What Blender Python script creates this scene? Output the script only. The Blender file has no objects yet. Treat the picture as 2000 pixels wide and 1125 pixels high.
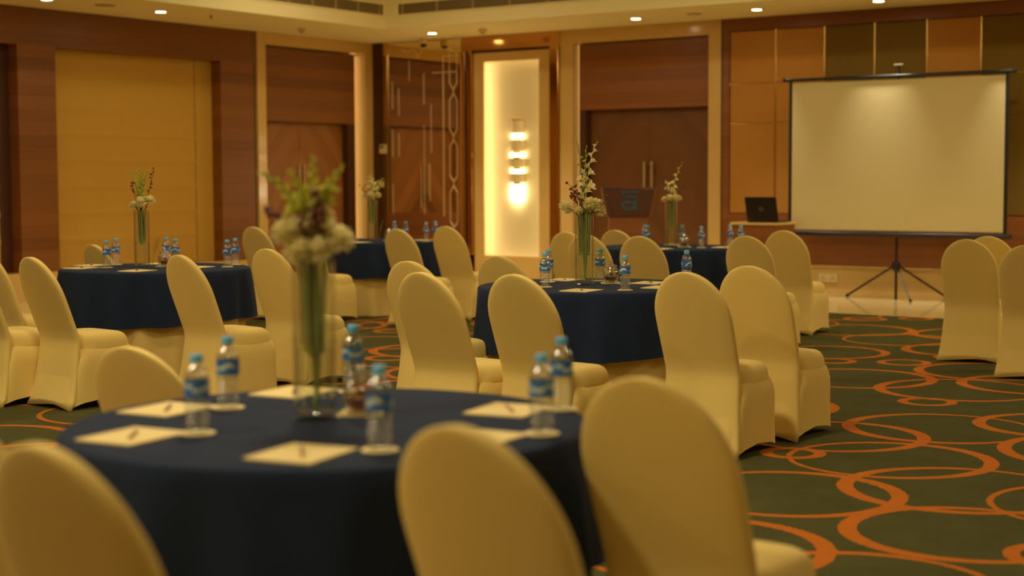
import bpy, bmesh, math, random
from mathutils import Vector, Matrix
R = math.radians
rng = random.Random(7)
S = bpy.context.scene
COL = S.collection

# ------------------------------------------------------------------ helpers
class MB:
    """collects shapes, build() links them as ONE mesh object"""
    def __init__(s): s.v = []; s.f = []
    def add(s, vs, fs):
        n = len(s.v); s.v += [tuple(v) for v in vs]; s.f += [tuple(i + n for i in f) for f in fs]
    def box(s, x0, y0, z0, x1, y1, z1):
        s.add([(x0,y0,z0),(x1,y0,z0),(x1,y1,z0),(x0,y1,z0),(x0,y0,z1),(x1,y0,z1),(x1,y1,z1),(x0,y1,z1)],
              [(0,3,2,1),(4,5,6,7),(0,1,5,4),(1,2,6,5),(2,3,7,6),(3,0,4,7)])
    def loft(s, loops, cap0=True, cap1=True, closed=True):
        n = len(loops[0]); vs = [p for l in loops for p in l]; fs = []
        for i in range(len(loops) - 1):
            for j in range(n if closed else n - 1):
                k = (j + 1) % n
                fs.append((i*n+j, i*n+k, (i+1)*n+k, (i+1)*n+j))
        if cap0: fs.append(tuple(range(n))[::-1])
        if cap1: fs.append(tuple((len(loops)-1)*n + j for j in range(n)))
        s.add(vs, fs)
    def lathe(s, prof, seg=24, c=(0,0,0), cap0=True, cap1=True):
        s.loft([[(c[0]+r*math.cos(2*math.pi*j/seg), c[1]+r*math.sin(2*math.pi*j/seg), c[2]+z) for j in range(seg)] for r, z in prof], cap0, cap1)
    def tube(s, pts, rad, seg=8):
        pts = [Vector(p) for p in pts]; n = len(pts)
        if not isinstance(rad, (list, tuple)): rad = [rad]*n
        t0 = (pts[1]-pts[0]).normalized()
        a = t0.cross(Vector((0,0,1)) if abs(t0.z) < .9 else Vector((1,0,0))).normalized()
        loops = []
        for i, p in enumerate(pts):
            t = (pts[min(i+1,n-1)]-pts[max(i-1,0)]).normalized()
            a = (a - t*a.dot(t)).normalized(); b = t.cross(a)
            loops.append([p + (a*math.cos(2*math.pi*j/seg)+b*math.sin(2*math.pi*j/seg))*rad[i] for j in range(seg)])
        s.loft(loops)
    def ball(s, c, r, seg=10, rings=7, sx=1, sy=1, sz=1):
        c = Vector(c); loops = []
        for i in range(1, rings):
            a = math.pi*i/rings
            loops.append([(c.x+sx*r*math.sin(a)*math.cos(2*math.pi*j/seg), c.y+sy*r*math.sin(a)*math.sin(2*math.pi*j/seg), c.z-sz*r*math.cos(a)) for j in range(seg)])
        s.loft(loops)
    def prism(s, poly, fn, d0, d1):
        """poly of 2-D points, fn(u, v, d) -> 3-D"""
        n = len(poly)
        s.add([fn(u, v, d0) for u, v in poly] + [fn(u, v, d1) for u, v in poly],
              [tuple(range(n))[::-1], tuple(range(n, 2*n))] + [(i, (i+1)%n, n+(i+1)%n, n+i) for i in range(n)])
    def xf(s, M):
        s.v = [tuple(M @ Vector(v)) for v in s.v]; return s
    def mesh(s, name, mat, smooth=None):
        me = bpy.data.meshes.new(name); me.from_pydata(s.v, [], s.f)
        bm = bmesh.new(); bm.from_mesh(me); bmesh.ops.recalc_face_normals(bm, faces=bm.faces); bm.to_mesh(me); bm.free()
        me.materials.append(mat)
        if smooth is not None:
            me.polygons.foreach_set('use_smooth', [True]*len(me.polygons))
            if smooth < 180: me.set_sharp_from_angle(angle=R(smooth))
        return me
    def build(s, name, mat, parent=None, smooth=None, world=False, bevel=0):
        if world and parent is not None:
            d = parent.location; s.v = [(x-d.x, y-d.y, z-d.z) for x, y, z in s.v]
        o = bpy.data.objects.new(name, s.mesh(name, mat, smooth)); COL.objects.link(o)
        if parent is not None: o.parent = parent
        if bevel:
            m = o.modifiers.new('bevel', 'BEVEL'); m.width = bevel; m.segments = 2; m.limit_method = 'ANGLE'
        return o

def tag(o, label, cat, group=None):
    o['label'] = label; o['category'] = cat
    if group: o['group'] = group
    elif 'group' in o: del o['group']
    return o
def thing(name, label, cat, loc=(0,0,0), rz=0, group=None):
    o = bpy.data.objects.new(name, None); COL.objects.link(o); o.empty_display_size = .1
    o.location = loc; o.rotation_euler = (0,0,rz)
    return tag(o, label, cat, group)
def struct_empty(name, loc=(0,0,0)):
    o = bpy.data.objects.new(name, None); COL.objects.link(o); o.location = loc; o['kind'] = 'structure'; return o
def struct(name, mb, mat, smooth=None, bevel=0):
    o = mb.build(name, mat, smooth=smooth, bevel=bevel); o['kind'] = 'structure'; return o
def dup(root, label, loc, rz=0, group=None, scale=None):
    r = root.copy(); COL.objects.link(r); r.location = loc; r.rotation_euler = (0,0,rz)
    if scale: r.scale = scale
    r['label'] = label
    if group: r['group'] = group
    for ch in list(root.children):
        c = ch.copy(); COL.objects.link(c); c.parent = r
        for g in list(ch.children):
            d = g.copy(); COL.objects.link(d); d.parent = c
    return r

# ------------------------------------------------------------------ materials
class NT:
    def __init__(s, name):
        s.m = bpy.data.materials.new(name); s.m.use_nodes = True; s.t = s.m.node_tree; s.n = s.t.nodes; s.l = s.t.links
        s.p = s.n['Principled BSDF']; s.out = s.n['Material Output']
    def new(s, typ, **kw):
        n = s.n.new(typ)
        for k, v in kw.items(): setattr(n, k, v)
        return n
    def link(s, a, b): s.l.new(a, b)
    def math(s, op, a, b=None, c=None):
        n = s.new('ShaderNodeMath', operation=op)
        for i, x in enumerate((a, b, c)):
            if x is None: continue
            if isinstance(x, (int, float)): n.inputs[i].default_value = x
            else: s.link(x, n.inputs[i])
        return n.outputs[0]
    def mix(s, fac, a, b):
        n = s.new('ShaderNodeMix', data_type='RGBA')
        if isinstance(fac, (int, float)): n.inputs[0].default_value = fac
        else: s.link(fac, n.inputs[0])
        for i, x in ((6, a), (7, b)):
            if isinstance(x, tuple): n.inputs[i].default_value = (*x, 1)
            else: s.link(x, n.inputs[i])
        return n.outputs[2]
    def obj(s, scale=(1,1,1)):
        t = s.new('ShaderNodeTexCoord'); m = s.new('ShaderNodeMapping'); m.inputs['Scale'].default_value = scale
        s.link(t.outputs['Object'], m.inputs[0]); return m.outputs[0]
    def noise(s, vec, scale, detail=4, rough=.6):
        n = s.new('ShaderNodeTexNoise'); n.inputs['Scale'].default_value = scale; n.inputs['Detail'].default_value = detail; n.inputs['Roughness'].default_value = rough
        s.link(vec, n.inputs['Vector']); return n.outputs['Fac']
    def bump(s, h, strength=.2, dist=.01):
        b = s.new('ShaderNodeBump'); b.inputs['Strength'].default_value = strength; b.inputs['Distance'].default_value = dist
        s.link(h, b.inputs['Height']); s.link(b.outputs[0], s.p.inputs['Normal'])

def plain(name, col, rough=.5, metal=0, var=0, vscale=8, spec=.5, bump=0, bscale=200, sheen=0):
    k = NT(name); p = k.p
    p.inputs['Base Color'].default_value = (*col, 1); p.inputs['Roughness'].default_value = rough
    p.inputs['Metallic'].default_value = metal; p.inputs['Specular IOR Level'].default_value = spec
    if sheen: p.inputs['Sheen Weight'].default_value = sheen
    if var or bump: v = k.obj()
    if var:
        f = k.noise(v, vscale)
        k.link(k.mix(f, tuple(c*(1-var) for c in col), tuple(min(1, c*(1+var)) for c in col)), p.inputs['Base Color'])
    if bump: k.bump(k.noise(v, bscale, 2), bump, .004)
    return k.m
def emit(name, col, strength):
    k = NT(name); k.p.inputs['Base Color'].default_value = (*col, 1)
    k.p.inputs['Emission Color'].default_value = (*col, 1); k.p.inputs['Emission Strength'].default_value = strength
    return k.m
def wood(name, a, b, axis, plank=.15, rough=.42, grain=26):
    """veneer with the grain running along axis ('x' or 'y'), laid in horizontal boards"""
    k = NT(name)
    t = k.new('ShaderNodeTexCoord'); s = k.new('ShaderNodeSeparateXYZ'); k.link(t.outputs['Object'], s.inputs[0])
    row = k.math('FLOOR', k.math('DIVIDE', s.outputs[2], plank))
    w = k.new('ShaderNodeTexWhiteNoise', noise_dimensions='1D'); k.link(row, w.inputs['W'])
    c = k.new('ShaderNodeCombineXYZ')
    along = s.outputs[0] if axis == 'x' else s.outputs[1]
    k.link(k.math('ADD', k.math('MULTIPLY', along, .7), k.math('MULTIPLY', w.outputs[0], 31)), c.inputs[0])
    k.link(k.math('MULTIPLY', s.outputs[2], 1.0), c.inputs[2])
    m = k.new('ShaderNodeMapping'); m.inputs['Scale'].default_value = (1, 1, grain); k.link(c.outputs[0], m.inputs[0])
    f = k.noise(m.outputs[0], 1.6, 5, .65)
    f2 = k.math('ADD', k.math('MULTIPLY', f, .75), k.math('MULTIPLY', w.outputs[0], .3))
    k.link(k.mix(f2, a, b), k.p.inputs['Base Color']); k.p.inputs['Roughness'].default_value = rough
    return k.m
def chevron(name, a, b, axis, mid, band=.16):
    k = NT(name)
    t = k.new('ShaderNodeTexCoord'); s = k.new('ShaderNodeSeparateXYZ'); k.link(t.outputs['Object'], s.inputs[0])
    u = s.outputs[0] if axis == 'x' else s.outputs[1]
    d = k.math('ABSOLUTE', k.math('SUBTRACT', u, mid))
    q = k.math('ADD', s.outputs[2], k.math('MULTIPLY', d, 1.15))
    cell = k.math('FLOOR', k.math('DIVIDE', q, band))
    w = k.new('ShaderNodeTexWhiteNoise', noise_dimensions='1D'); k.link(cell, w.inputs['W'])
    c = k.new('ShaderNodeCombineXYZ'); k.link(k.math('MULTIPLY', q, 40), c.inputs[0]); k.link(k.math('MULTIPLY', k.math('SUBTRACT', d, s.outputs[2]), 1.2), c.inputs[1])
    f = k.noise(c.outputs[0], 1.2, 4)
    k.link(k.mix(k.math('ADD', k.math('MULTIPLY', f, .45), k.math('MULTIPLY', w.outputs[0], .55)), a, b), k.p.inputs['Base Color'])
    k.p.inputs['Roughness'].default_value = .42
    return k.m
def thin_glass(name, tint=(1,1,1), rough=.02, base=.05, edge=.55):
    """a thin clear wall: see-through, with mirror reflection that grows towards the silhouette"""
    k = NT(name); tr = k.new('ShaderNodeBsdfTransparent'); tr.inputs[0].default_value = (*tint, 1)
    gl = k.new('ShaderNodeBsdfGlossy'); gl.inputs['Roughness'].default_value = rough
    lw = k.new('ShaderNodeLayerWeight'); lw.inputs[0].default_value = .5
    fac = k.math('ADD', base, k.math('MULTIPLY', k.math('POWER', lw.outputs['Facing'], 3), edge))
    mx = k.new('ShaderNodeMixShader'); k.link(fac, mx.inputs[0]); k.link(tr.outputs[0], mx.inputs[1]); k.link(gl.outputs[0], mx.inputs[2])
    k.link(mx.outputs[0], k.out.inputs[0]); return k.m

M = {}
M['cover'] = plain('stretch_cover', (.82,.62,.195), .75, var=.03, vscale=3, spec=.2, bump=.06, bscale=500, sheen=.08)
M['navy'] = plain('navy_cloth', (.016,.026,.058), .8, var=.15, vscale=12, spec=.08, bump=.1, bscale=600, sheen=.02)
M['skirt'] = plain('cream_table_skirt', (.74,.55,.18), .8, var=.03, spec=.2)
M['woodL'] = wood('walnut_left', (.11,.034,.007), (.33,.119,.022), 'y')
M['woodB'] = wood('walnut_back', (.13,.039,.008), (.34,.119,.023), 'x')
M['woodD'] = plain('dark_walnut', (.075,.022,.005), .5, var=.2, vscale=5)
M['chevL'] = chevron('chevron_left', (.09,.028,.005), (.50,.20,.045), 'y', 16.44, .26)
M['chevB'] = chevron('chevron_back', (.125,.046,.012), (.195,.074,.018), 'x', -10.36, .22)
M['marble'] = plain('cream_marble', (.70,.46,.15), .16, var=.10, vscale=2.5)
M['marble_floor'] = plain('polished_marble', (.84,.66,.30), .06, var=.10, vscale=2.5)
M['blind'] = plain('blind_fabric', (.57,.33,.055), .85, var=.05, vscale=2, spec=.15, bump=.08, bscale=400)
M['ceiling'] = plain('ceiling_paint', (.93,.81,.42), .8, spec=.2)
M['wallpaint'] = plain('cream_paint', (.62,.49,.21), .8, spec=.2)
M['tan'] = plain('tan_fabric', (.49,.225,.042), .85, var=.05, vscale=6, spec=.15, bump=.1, bscale=500)
M['olive'] = plain('olive_fabric', (.19,.115,.018), .85, var=.08, vscale=6, spec=.15, bump=.1, bscale=500)
M['brass'] = plain('polished_brass', (.80,.55,.20), .13, 1)
M['copper'] = plain('bronze_mirror', (.52,.27,.085), .10, 1)
M['mirror'] = plain('bronze_tint_mirror', (.86,.72,.42), .03, 1)
M['etch'] = plain('etched_inlay', (.88,.72,.42), .35, .5)
M['black'] = plain('black_metal', (.012,.010,.008), .35)
M['laptop'] = plain('laptop_black', (.014,.011,.010), .3)
M['screen'] = plain('screen_fabric', (.62,.515,.24), .6, var=.02, vscale=1.5, spec=.3)
M['panelwhite'] = plain('niche_panel', (.82,.72,.40), .7)
M['whiteplastic'] = plain('white_plastic', (.80,.62,.28), .4)
M['grille'] = plain('grille_paint', (.42,.30,.11), .5)
M['dark'] = plain('dark_void', (.02,.013,.006), .8)
M['lcd'] = plain('lcd_grey', (.20,.20,.10), .3)
M['steel'] = plain('brushed_steel', (.72,.60,.36), .28, 1)
M['blue'] = plain('blue_logo', (.035,.105,.15), .4)
M['cap'] = plain('blue_cap', (.14,.55,.95), .35, spec=.5)
M['paper'] = plain('paper', (.86,.68,.30), .8, var=.02)
M['pen'] = plain('pen_wood', (.38,.19,.07), .4)
M['coaster'] = plain('coaster_card', (.88,.70,.34), .7)
M['candy'] = plain('amber_sweet', (.34,.10,.018), .3)
M['candy2'] = plain('brown_sweet', (.13,.05,.012), .35)
M['stem'] = plain('green_stem', (.20,.30,.04), .5, var=.2, vscale=30)
def _petal(name, col):
    k = NT(name); d = k.new('ShaderNodeBsdfDiffuse'); d.inputs[0].default_value = (*col, 1)
    t = k.new('ShaderNodeBsdfTranslucent'); t.inputs[0].default_value = (*col, 1)
    m = k.new('ShaderNodeMixShader'); m.inputs[0].default_value = .45
    k.link(d.outputs[0], m.inputs[1]); k.link(t.outputs[0], m.inputs[2]); k.link(m.outputs[0], k.out.inputs[0]); return k.m
M['petal'] = _petal('white_petal', (.96,.89,.54)); M['bud'] = _petal('lime_bud', (.66,.66,.12))
M['berry'] = plain('dark_red_berry', (.12,.022,.012), .4)
M['twig'] = plain('brown_twig', (.13,.055,.018), .6)
M['leaf'] = plain('dark_leaf', (.055,.12,.03), .5, var=.2, vscale=30)
M['glass'] = thin_glass('vase_glass', (.975,.985,.965), .03, .09, .65)
M['jarglass'] = thin_glass('jar_glass', (.96,.96,.93), .10, .26, .7)
M['lamp'] = emit('lamp_lens', (1,.84,.55), 45)
M['led'] = emit('led_warm', (1,.76,.38), 1.5)
M['leddim'] = emit('led_warm_dim', (1,.66,.24), .55)
M['ledniche'] = emit('led_niche', (1,.87,.58), 12)
M['ledsoft'] = emit('led_niche_soft', (1,.86,.56), 4.0)
M['sconce'] = emit('sconce_bulb', (1,.84,.52), 17)
M['shade'] = plain('sconce_glass', (.9,.78,.45), .35)
M['bottle'] = thin_glass('bottle_plastic', (.93,.95,.93), .10, .20, .55)
M['water'] = thin_glass('vase_water', (.97,.98,.94), .02, .03, .3)
def _label():
    k = NT('bottle_label')
    t = k.new('ShaderNodeTexCoord'); s = k.new('ShaderNodeSeparateXYZ'); k.link(t.outputs['Object'], s.inputs[0])
    n = k.noise(k.obj((26,26,60)), 1.4, 2)
    # a pale swoosh of script across a blue band
    ang = k.math('ARCTAN2', s.outputs[1], s.outputs[0])
    band = k.math('COMPARE', k.math('SUBTRACT', s.outputs[2], k.math('MULTIPLY', k.math('SINE', k.math('MULTIPLY', ang, 3)), .006)), .116, .007)
    f = k.math('MULTIPLY', band, k.math('GREATER_THAN', n, .47))
    c = k.mix(k.math('GREATER_THAN', n, .58), (.035,.17,.55), (.12,.42,.75))
    k.link(k.mix(f, c, (.62,.74,.66)), k.p.inputs['Base Color']); k.p.inputs['Roughness'].default_value = .35
    return k.m
M['label'] = _label()

def _carpet():
    k = NT('patterned_carpet')
    t = k.new('ShaderNodeTexCoord')
    X0, Y0, TW, TH = -5.9, 4.6, 4.4, 8.9
    sep = k.new('ShaderNodeSeparateXYZ'); k.link(t.outputs['Object'], sep.inputs[0])
    jit = k.math('MULTIPLY', k.math('SUBTRACT', k.noise(t.outputs['Object'], 40, 2), .5), .018)
    u = k.math('WRAP', sep.outputs[0], X0 + TW, X0); v = k.math('WRAP', sep.outputs[1], Y0 + TH, Y0)
    c = k.new('ShaderNodeCombineXYZ'); k.link(u, c.inputs[0]); k.link(v, c.inputs[1])
    # rings read off the floor on the right of the picture
    rings = [(-3.0,8.50,.54),(-3.39,7.92,.52),(-2.86,7.41,.52),(-2.33,6.86,.54),(-2.93,6.36,.52),(-2.01,6.02,.50),(-3.42,9.46,.185),(-4.24,10.32,.55),
             (-3.44,10.12,.56),(-4.31,11.40,.205),(-3.09,10.66,.53),(-2.49,8.95,.45),(-2.0,8.22,.56),(-1.58,5.84,.22),(-2.79,5.22,.53),(-3.344,7.3,.17),(-4.95,13.0,.5),(-5.07,11.76,.48),(-4.2,12.5,.52)]
    r2 = random.Random(3)
    def far(x, y, d):
        for a, b, q in rings:
            dx = abs(a-x); dx = min(dx, TW-dx); dy = abs(b-y); dy = min(dy, TH-dy)
            if math.hypot(dx, dy) < (d if q > .3 else d*.7): return False
        return True
    for _ in range(3000):
        x, y = r2.uniform(X0, X0+TW), r2.uniform(Y0, Y0+TH)
        if len(rings) < 40 and far(x, y, .66): rings.append((x, y, r2.uniform(.46,.56)))
    for _ in range(400):
        x, y = r2.uniform(X0, X0+TW), r2.uniform(Y0, Y0+TH)
        if len(rings) < 45 and far(x, y, .56): rings.append((x, y, .18))
    LEFT = {0:1, 1:-1, 2:-1, 3:1, 4:-1, 5:1, 7:-1, 8:1, 10:1, 11:1, 12:1, 14:-1, 16:-1, 17:-1, 18:1}   # +1: thick on the left
    tot = None
    for i, (x, y, r) in enumerate(rings):
        sg = 1 if i % 2 else -1
        for ox in (-TW, 0, TW):
            for oy in (-TH, 0, TH):
                cx, cy = x+ox, y+oy
                if cx + r < X0 or cx - r > X0+TW or cy + r < Y0 or cy - r > Y0+TH: continue
                def dist(px, py):
                    d = k.new('ShaderNodeVectorMath', operation='DISTANCE'); k.link(c.outputs[0], d.inputs[0]); d.inputs[1].default_value = (px, py, 0); return d.outputs['Value']
                if r > .3:
                    sd = LEFT.get(i, sg)
                    q = k.math('MULTIPLY', k.math('LESS_THAN', dist(cx, cy), r), k.math('GREATER_THAN', dist(cx+sd*.024*.85, cy+sd*.024*.5), r - .052))
                else: q = k.math('COMPARE', dist(cx, cy), r - .032, .032)
                tot = q if tot is None else k.math('MAXIMUM', tot, q)
    # soft worn edge comes from a jitter on the lookup
    j = k.new('ShaderNodeVectorMath', operation='ADD'); jc = k.new('ShaderNodeCombineXYZ'); k.link(jit, jc.inputs[0]); k.link(jit, jc.inputs[1])
    k.link(t.outputs['Object'], j.inputs[0]); k.link(jc.outputs[0], j.inputs[1]); k.link(j.outputs[0], sep.inputs[0])
    base = k.mix(k.noise(t.outputs['Object'], 3.5, 5, .7), (.050,.050,.014), (.110,.105,.034))
    org = k.mix(k.noise(t.outputs['Object'], 9, 4), (.46,.125,.012), (.60,.175,.020))
    k.link(k.mix(tot, base, org), k.p.inputs['Base Color']); k.p.inputs['Roughness'].default_value = .95; k.p.inputs['Specular IOR Level'].default_value = .1
    k.bump(k.noise(t.outputs['Object'], 260, 2), .4, .006)
    return k.m
M['carpet'] = _carpet()

# ------------------------------------------------------------------ room shell
XL, YB, HC = -15.008, 17.862, 3.427       # left wall plane, back wall plane, soffit height
XR, YF = 3.5, -4.0
PL = .339                                  # marble plinth height
HD = 2.992                                 # underside of the wood header on the left wall
b = MB(); b.box(XL-.5, YF-.2, -.1, XR+.2, YB+.5, 0.0); struct('floor', b, M['carpet'])
b = MB(); b.box(XL, 15.20, 0.0, XR, YB, .006); b.box(XL, YF, 0, -12.6, 15.20, .006); struct('floor_marble_border', b, M['marble_floor'])
# ceiling: soffit ring with a raised coffer
CX0, CX1, CY0, CY1, CZ = -13.40, 1.9, -2.4, 16.26, 4.25
b = MB()
b.box(XL-.5, YF-.2, HC, CX0, YB+.5, CZ+.1); b.box(CX1, YF-.2, HC, XR+.2, YB+.5, CZ+.1)
b.box(CX0, YF-.2, HC, CX1, CY0, CZ+.1); b.box(CX0, CY1, HC, CX1, YB+.5, CZ+.1)
b.box(CX0, CY0, CZ, CX1, CY1, CZ+.1)
struct('ceiling', b, M['ceiling'])
b = MB(); b.box(XR, YF-.2, 0, XR+.2, YB+.5, HC); struct('wall_right', b, M['wallpaint'])
b = MB(); b.box(XL-.5, YF-.2, 0, XR+.2, YF, HC); struct('wall_front', b, M['wallpaint'])

# ---- left wall: wood cladding with two blind recesses, then the door bay
b = MB(); RD = .18
b.box(XL-.5, YF, HD, XL, 15.40, HC)                       # header over the recesses
b.box(XL-.5, YF, 0, XL, 8.84, HD); b.box(XL-.5, 11.53, 0, XL, 12.069, HD); b.box(XL-.5, 14.759, 0, XL, 15.385, HD)
b.box(XL-.5, 8.84, 0, XL-RD-.06, 11.53, HD); b.box(XL-.5, 12.069, 0, XL-RD-.06, 14.759, HD)
b.box(XL-.5, 15.385, 0, XL-.30, YB+.5, HC)
wl = struct('wall_left', b, M['woodL'])
b = MB(); b.box(XL-.3, 15.385, 0, XL-.03, 15.432, HC); struct('trim_1', b, M['dark'])
b = MB(); b.box(XL, YF, 0, XL+.05, 15.40, PL); b.box(XL-.2, 8.84, PL-.03, XL, 11.53, PL); b.box(XL-.2, 12.069, PL-.03, XL, 14.759, PL)
struct('baseboard_left', b, M['marble'], bevel=.006)

def blind(y0, y1, label, split):
    t = thing('roman_blind', label, 'blind', (XL-RD, (y0+y1)/2, PL+.01), 0, 'roman blinds on the left wall')
    n = 110; zs = [PL+.012 + (HD-.02-PL)*i/n for i in range(n+1)]
    loops = []
    for z in zs:
        ph = ((z - 1.02) / .32) % 1.0
        x = XL - RD + .015*(1-min(ph, 1-ph)*2)**5
        loops.append([(x-.006, y0, z), (x, y0, z), (x, (y0+y1)/2, z - .004*math.sin(z*3)), (x, y1, z), (x-.006, y1, z)])
    m = MB(); m.loft(loops); m.build('fabric', M['blind'], t, smooth=40, world=True)
    m = MB(); m.box(XL-RD-.02, y0, PL+.005, XL-RD+.012, y1, PL+.03); m.build('bottom_bar', M['blind'], t, world=True)
    m = MB(); m.box(XL-RD-.03, y0, HD-.05, XL-RD+.005, y1, HD-.002); m.build('head_rail', M['blind'], t, world=True)
blind(10.20, 11.37, 'cream roman blind cut off by the left picture edge', 0)
blind(12.085, 13.2405, 'cream roman blind hanging left of the seam behind the tall vase', 0)
blind(13.2415, 14.45, 'cream roman blind hanging right of the seam beside the dark reveal', 0)
b = MB(); b.box(XL-RD-.04, 14.46, PL, XL-RD+.01, 14.757, HD); struct('trim_2', b, M['blind'])
b = MB(); b.box(XL-RD-.04, 11.375, PL, XL-RD+.01, 11.528, HD); struct('trim_3', b, M['woodD'])

# door bay on the left wall
b = MB()
b.box(XL-.30, 15.432, 0, XL+.02, 15.60, HC); b.box(XL-.30, 17.69, 0, XL+.02, YB, HC); b.box(XL-.30, 15.60, 3.262, XL+.02, 17.69, HC)
struct('trim_4', b, M['marble'], bevel=.006)
b = MB(); b.box(XL-.30, 15.60, 2.225, XL-.06, 17.54, 3.245); struct('trim_5', b, M['woodL'])
b = MB(); b.box(XL-.30, 17.37, 0, XL-.06, 17.54, 2.225); struct('trim_6', b, M['woodD'])
def led(name, label, box, mat):
    m = MB(); m.box(*box); o = m.build(name, mat); return tag(o, label, 'light strip')
led('light_strip', 'glowing vertical light strip inside the left doorway frame', (XL-.20, 17.55, .36, XL-.185, 17.685, 3.24), M['led'])
d1 = struct_empty('door_1', (XL-.16, 16.44, 0))
for y0, y1, hy in ((15.605, 16.432, 16.385), (16.438, 17.365, 16.49)):
    m = MB(); m.box(XL-.22, y0, .01, XL-.16, y1, 2.215)
    # the chevron material reads world height and width: keep the mesh in world space
    lf = m.build('door_leaf', M['chevL']); lf.parent = d1; lf.matrix_parent_inverse = Matrix.Translation(-d1.location)
    m = MB(); m.tube([(XL-.11, hy, 1.17), (XL-.11, hy, 1.64)], .014, 10)
    for z in (1.25, 1.56): m.tube([(XL-.16, hy, z), (XL-.11, hy, z)], .008, 6)
    h = m.build('door_handle', M['steel'], smooth=40); h.parent = lf

# ---- back wall backing
b = MB()
b.box(XL-.5, YB+.30, 0, XR+.2, YB+.5, HC)
b.box(XL, YB, .006, -13.33, YB+.3, .93)                     # wood under the mirror
b.box(XL, YB, .93, -14.775, YB+.3, HC)                      # dark strip in the corner
wb = struct('wall_back', b, M['woodB'])
b = MB(); b.box(XL+.001, YB-.006, PL, -14.775, YB, HC-.002); struct('trim_7', b, M['woodD'])
b = MB(); b.box(-14.775, YB-.02, .86, -14.705, YB+.1, HC-.005); struct('trim_8', b, M['brass'], bevel=.006)

# etched mirror beside the corner
t = thing('mirror_panel', 'bronze tinted wall mirror with an etched hexagon lattice in the room corner', 'mirror', (-14.03, YB, .87))
m = MB(); m.box(-14.70, YB+.002, .87, -13.34, YB+.05, HC-.01); m.build('mirror_glass', M['mirror'], t, world=True)
m = MB()
def hexchain(x, z0, n, w=.066, hh=.23, gap=.20):
    for i in range(n):
        zc = z0 + i*(2*hh+gap)
        pts = [(x, zc-hh-.07), (x-w, zc-hh+.02), (x-w, zc+hh-.02), (x, zc+hh+.07), (x+w, zc+hh-.02), (x+w, zc-hh+.02), (x, zc-hh-.07)]
        for (a, c), (d, e) in zip(pts, pts[1:]): m.tube([(a, YB, c), (d, YB, e)], .006, 4)
        m.tube([(x, YB, zc+hh+.07), (x, YB, zc+hh+gap-.07)], .006, 4)
hexchain(-13.495, 1.02, 4)
m.tube([(-13.675, YB, .88), (-13.675, YB, 3.18)], .007, 4); m.tube([(-13.675, YB, 3.18), (-13.36, YB, 3.18)], .006, 4)
m.tube([(-13.87, YB, 2.95), (-13.45, YB, 2.95)], .006, 4)
for (x, z0, z1) in ((-14.62,.9,1.35),(-14.62,1.75,2.15),(-14.62,2.45,2.85),(-14.5,1.75,2.1),(-14.5,2.35,2.75),(-14.03,.9,2.2),(-14.03,2.5,2.95),(-14.09,1.0,1.6),(-13.93,1.1,1.65),(-13.9,1.8,2.5),(-14.3,2.85,3.15)):
    m.tube([(x, YB, z0), (x, YB, z1)], .0045, 4)
pts = [(-14.45,3.31),(-14.36,3.28),(-14.2,3.30),(-14.13,3.18),(-14.05,3.30),(-13.83,3.30),(-13.76,3.36),(-13.7,3.29),(-13.5,3.27),(-13.44,3.2)]
for (a, c), (d, e) in zip(pts, pts[1:]): m.tube([(a, YB, c), (d, YB, e)], .005, 4)
m.build('etched_lattice', M['etch'], t, world=True)

# niche bay
b = MB()
b.box(-13.33, YB-.03, 3.225, -11.66, YB+.30, HC); struct('trim_9', b, M['copper'])
b = MB()
for x0, x1 in ((-13.33,-13.245), (-13.215,-13.135), (-11.815,-11.665)):
    b.box(x0, YB-.05, PL, x1, YB+.2, 3.225)
struct('trim_10', b, M['copper'], bevel=.012)
b = MB(); b.box(-13.245, YB+.02, PL, -13.215, YB+.2, 3.225); b.box(-13.135, YB+.02, 3.19, -11.815, YB+.2, 3.225); struct('trim_11', b, M['woodD'])
b = MB()
b.box(-13.13, YB, .02, -12.96, YB+.025, 3.19); b.box(-12.02, YB, .02, -11.82, YB+.025, 3.19)
b.box(-12.96, YB, 3.06, -12.02, YB+.025, 3.19); b.box(-12.96, YB, .02, -12.02, YB+.025, .335)
b.box(-13.13, YB+.025, .02, -13.08, YB+.29, 3.19); b.box(-11.90, YB+.025, .02, -11.82, YB+.29, 3.19)
b.box(-13.08, YB+.025, 3.16, -11.90, YB+.29, 3.19); b.box(-13.08, YB+.025, .02, -11.90, YB+.29, .22)
struct('trim_12', b, M['marble'], bevel=.003)
b = MB(); b.box(-13.08, YB+.17, .22, -11.90, YB+.25, 3.16); struct('wall_niche_panel', b, M['panelwhite'])
for d_, bx_ in (('left', (-13.02, YB+.027, .30, -13.00, YB+.04, 3.10)), ('right', (-11.98, YB+.027, .30, -11.96, YB+.04, 3.10)), ('top', (-12.96, YB+.027, 3.10, -12.02, YB+.04, 3.12)), ('bottom', (-12.96, YB+.027, .27, -12.02, YB+.04, .29))):
    led('light_strip', 'hidden light strip behind the %s lip of the lit niche' % d_, bx_, M['ledniche' if d_ == 'left' else 'ledsoft'])
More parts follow.
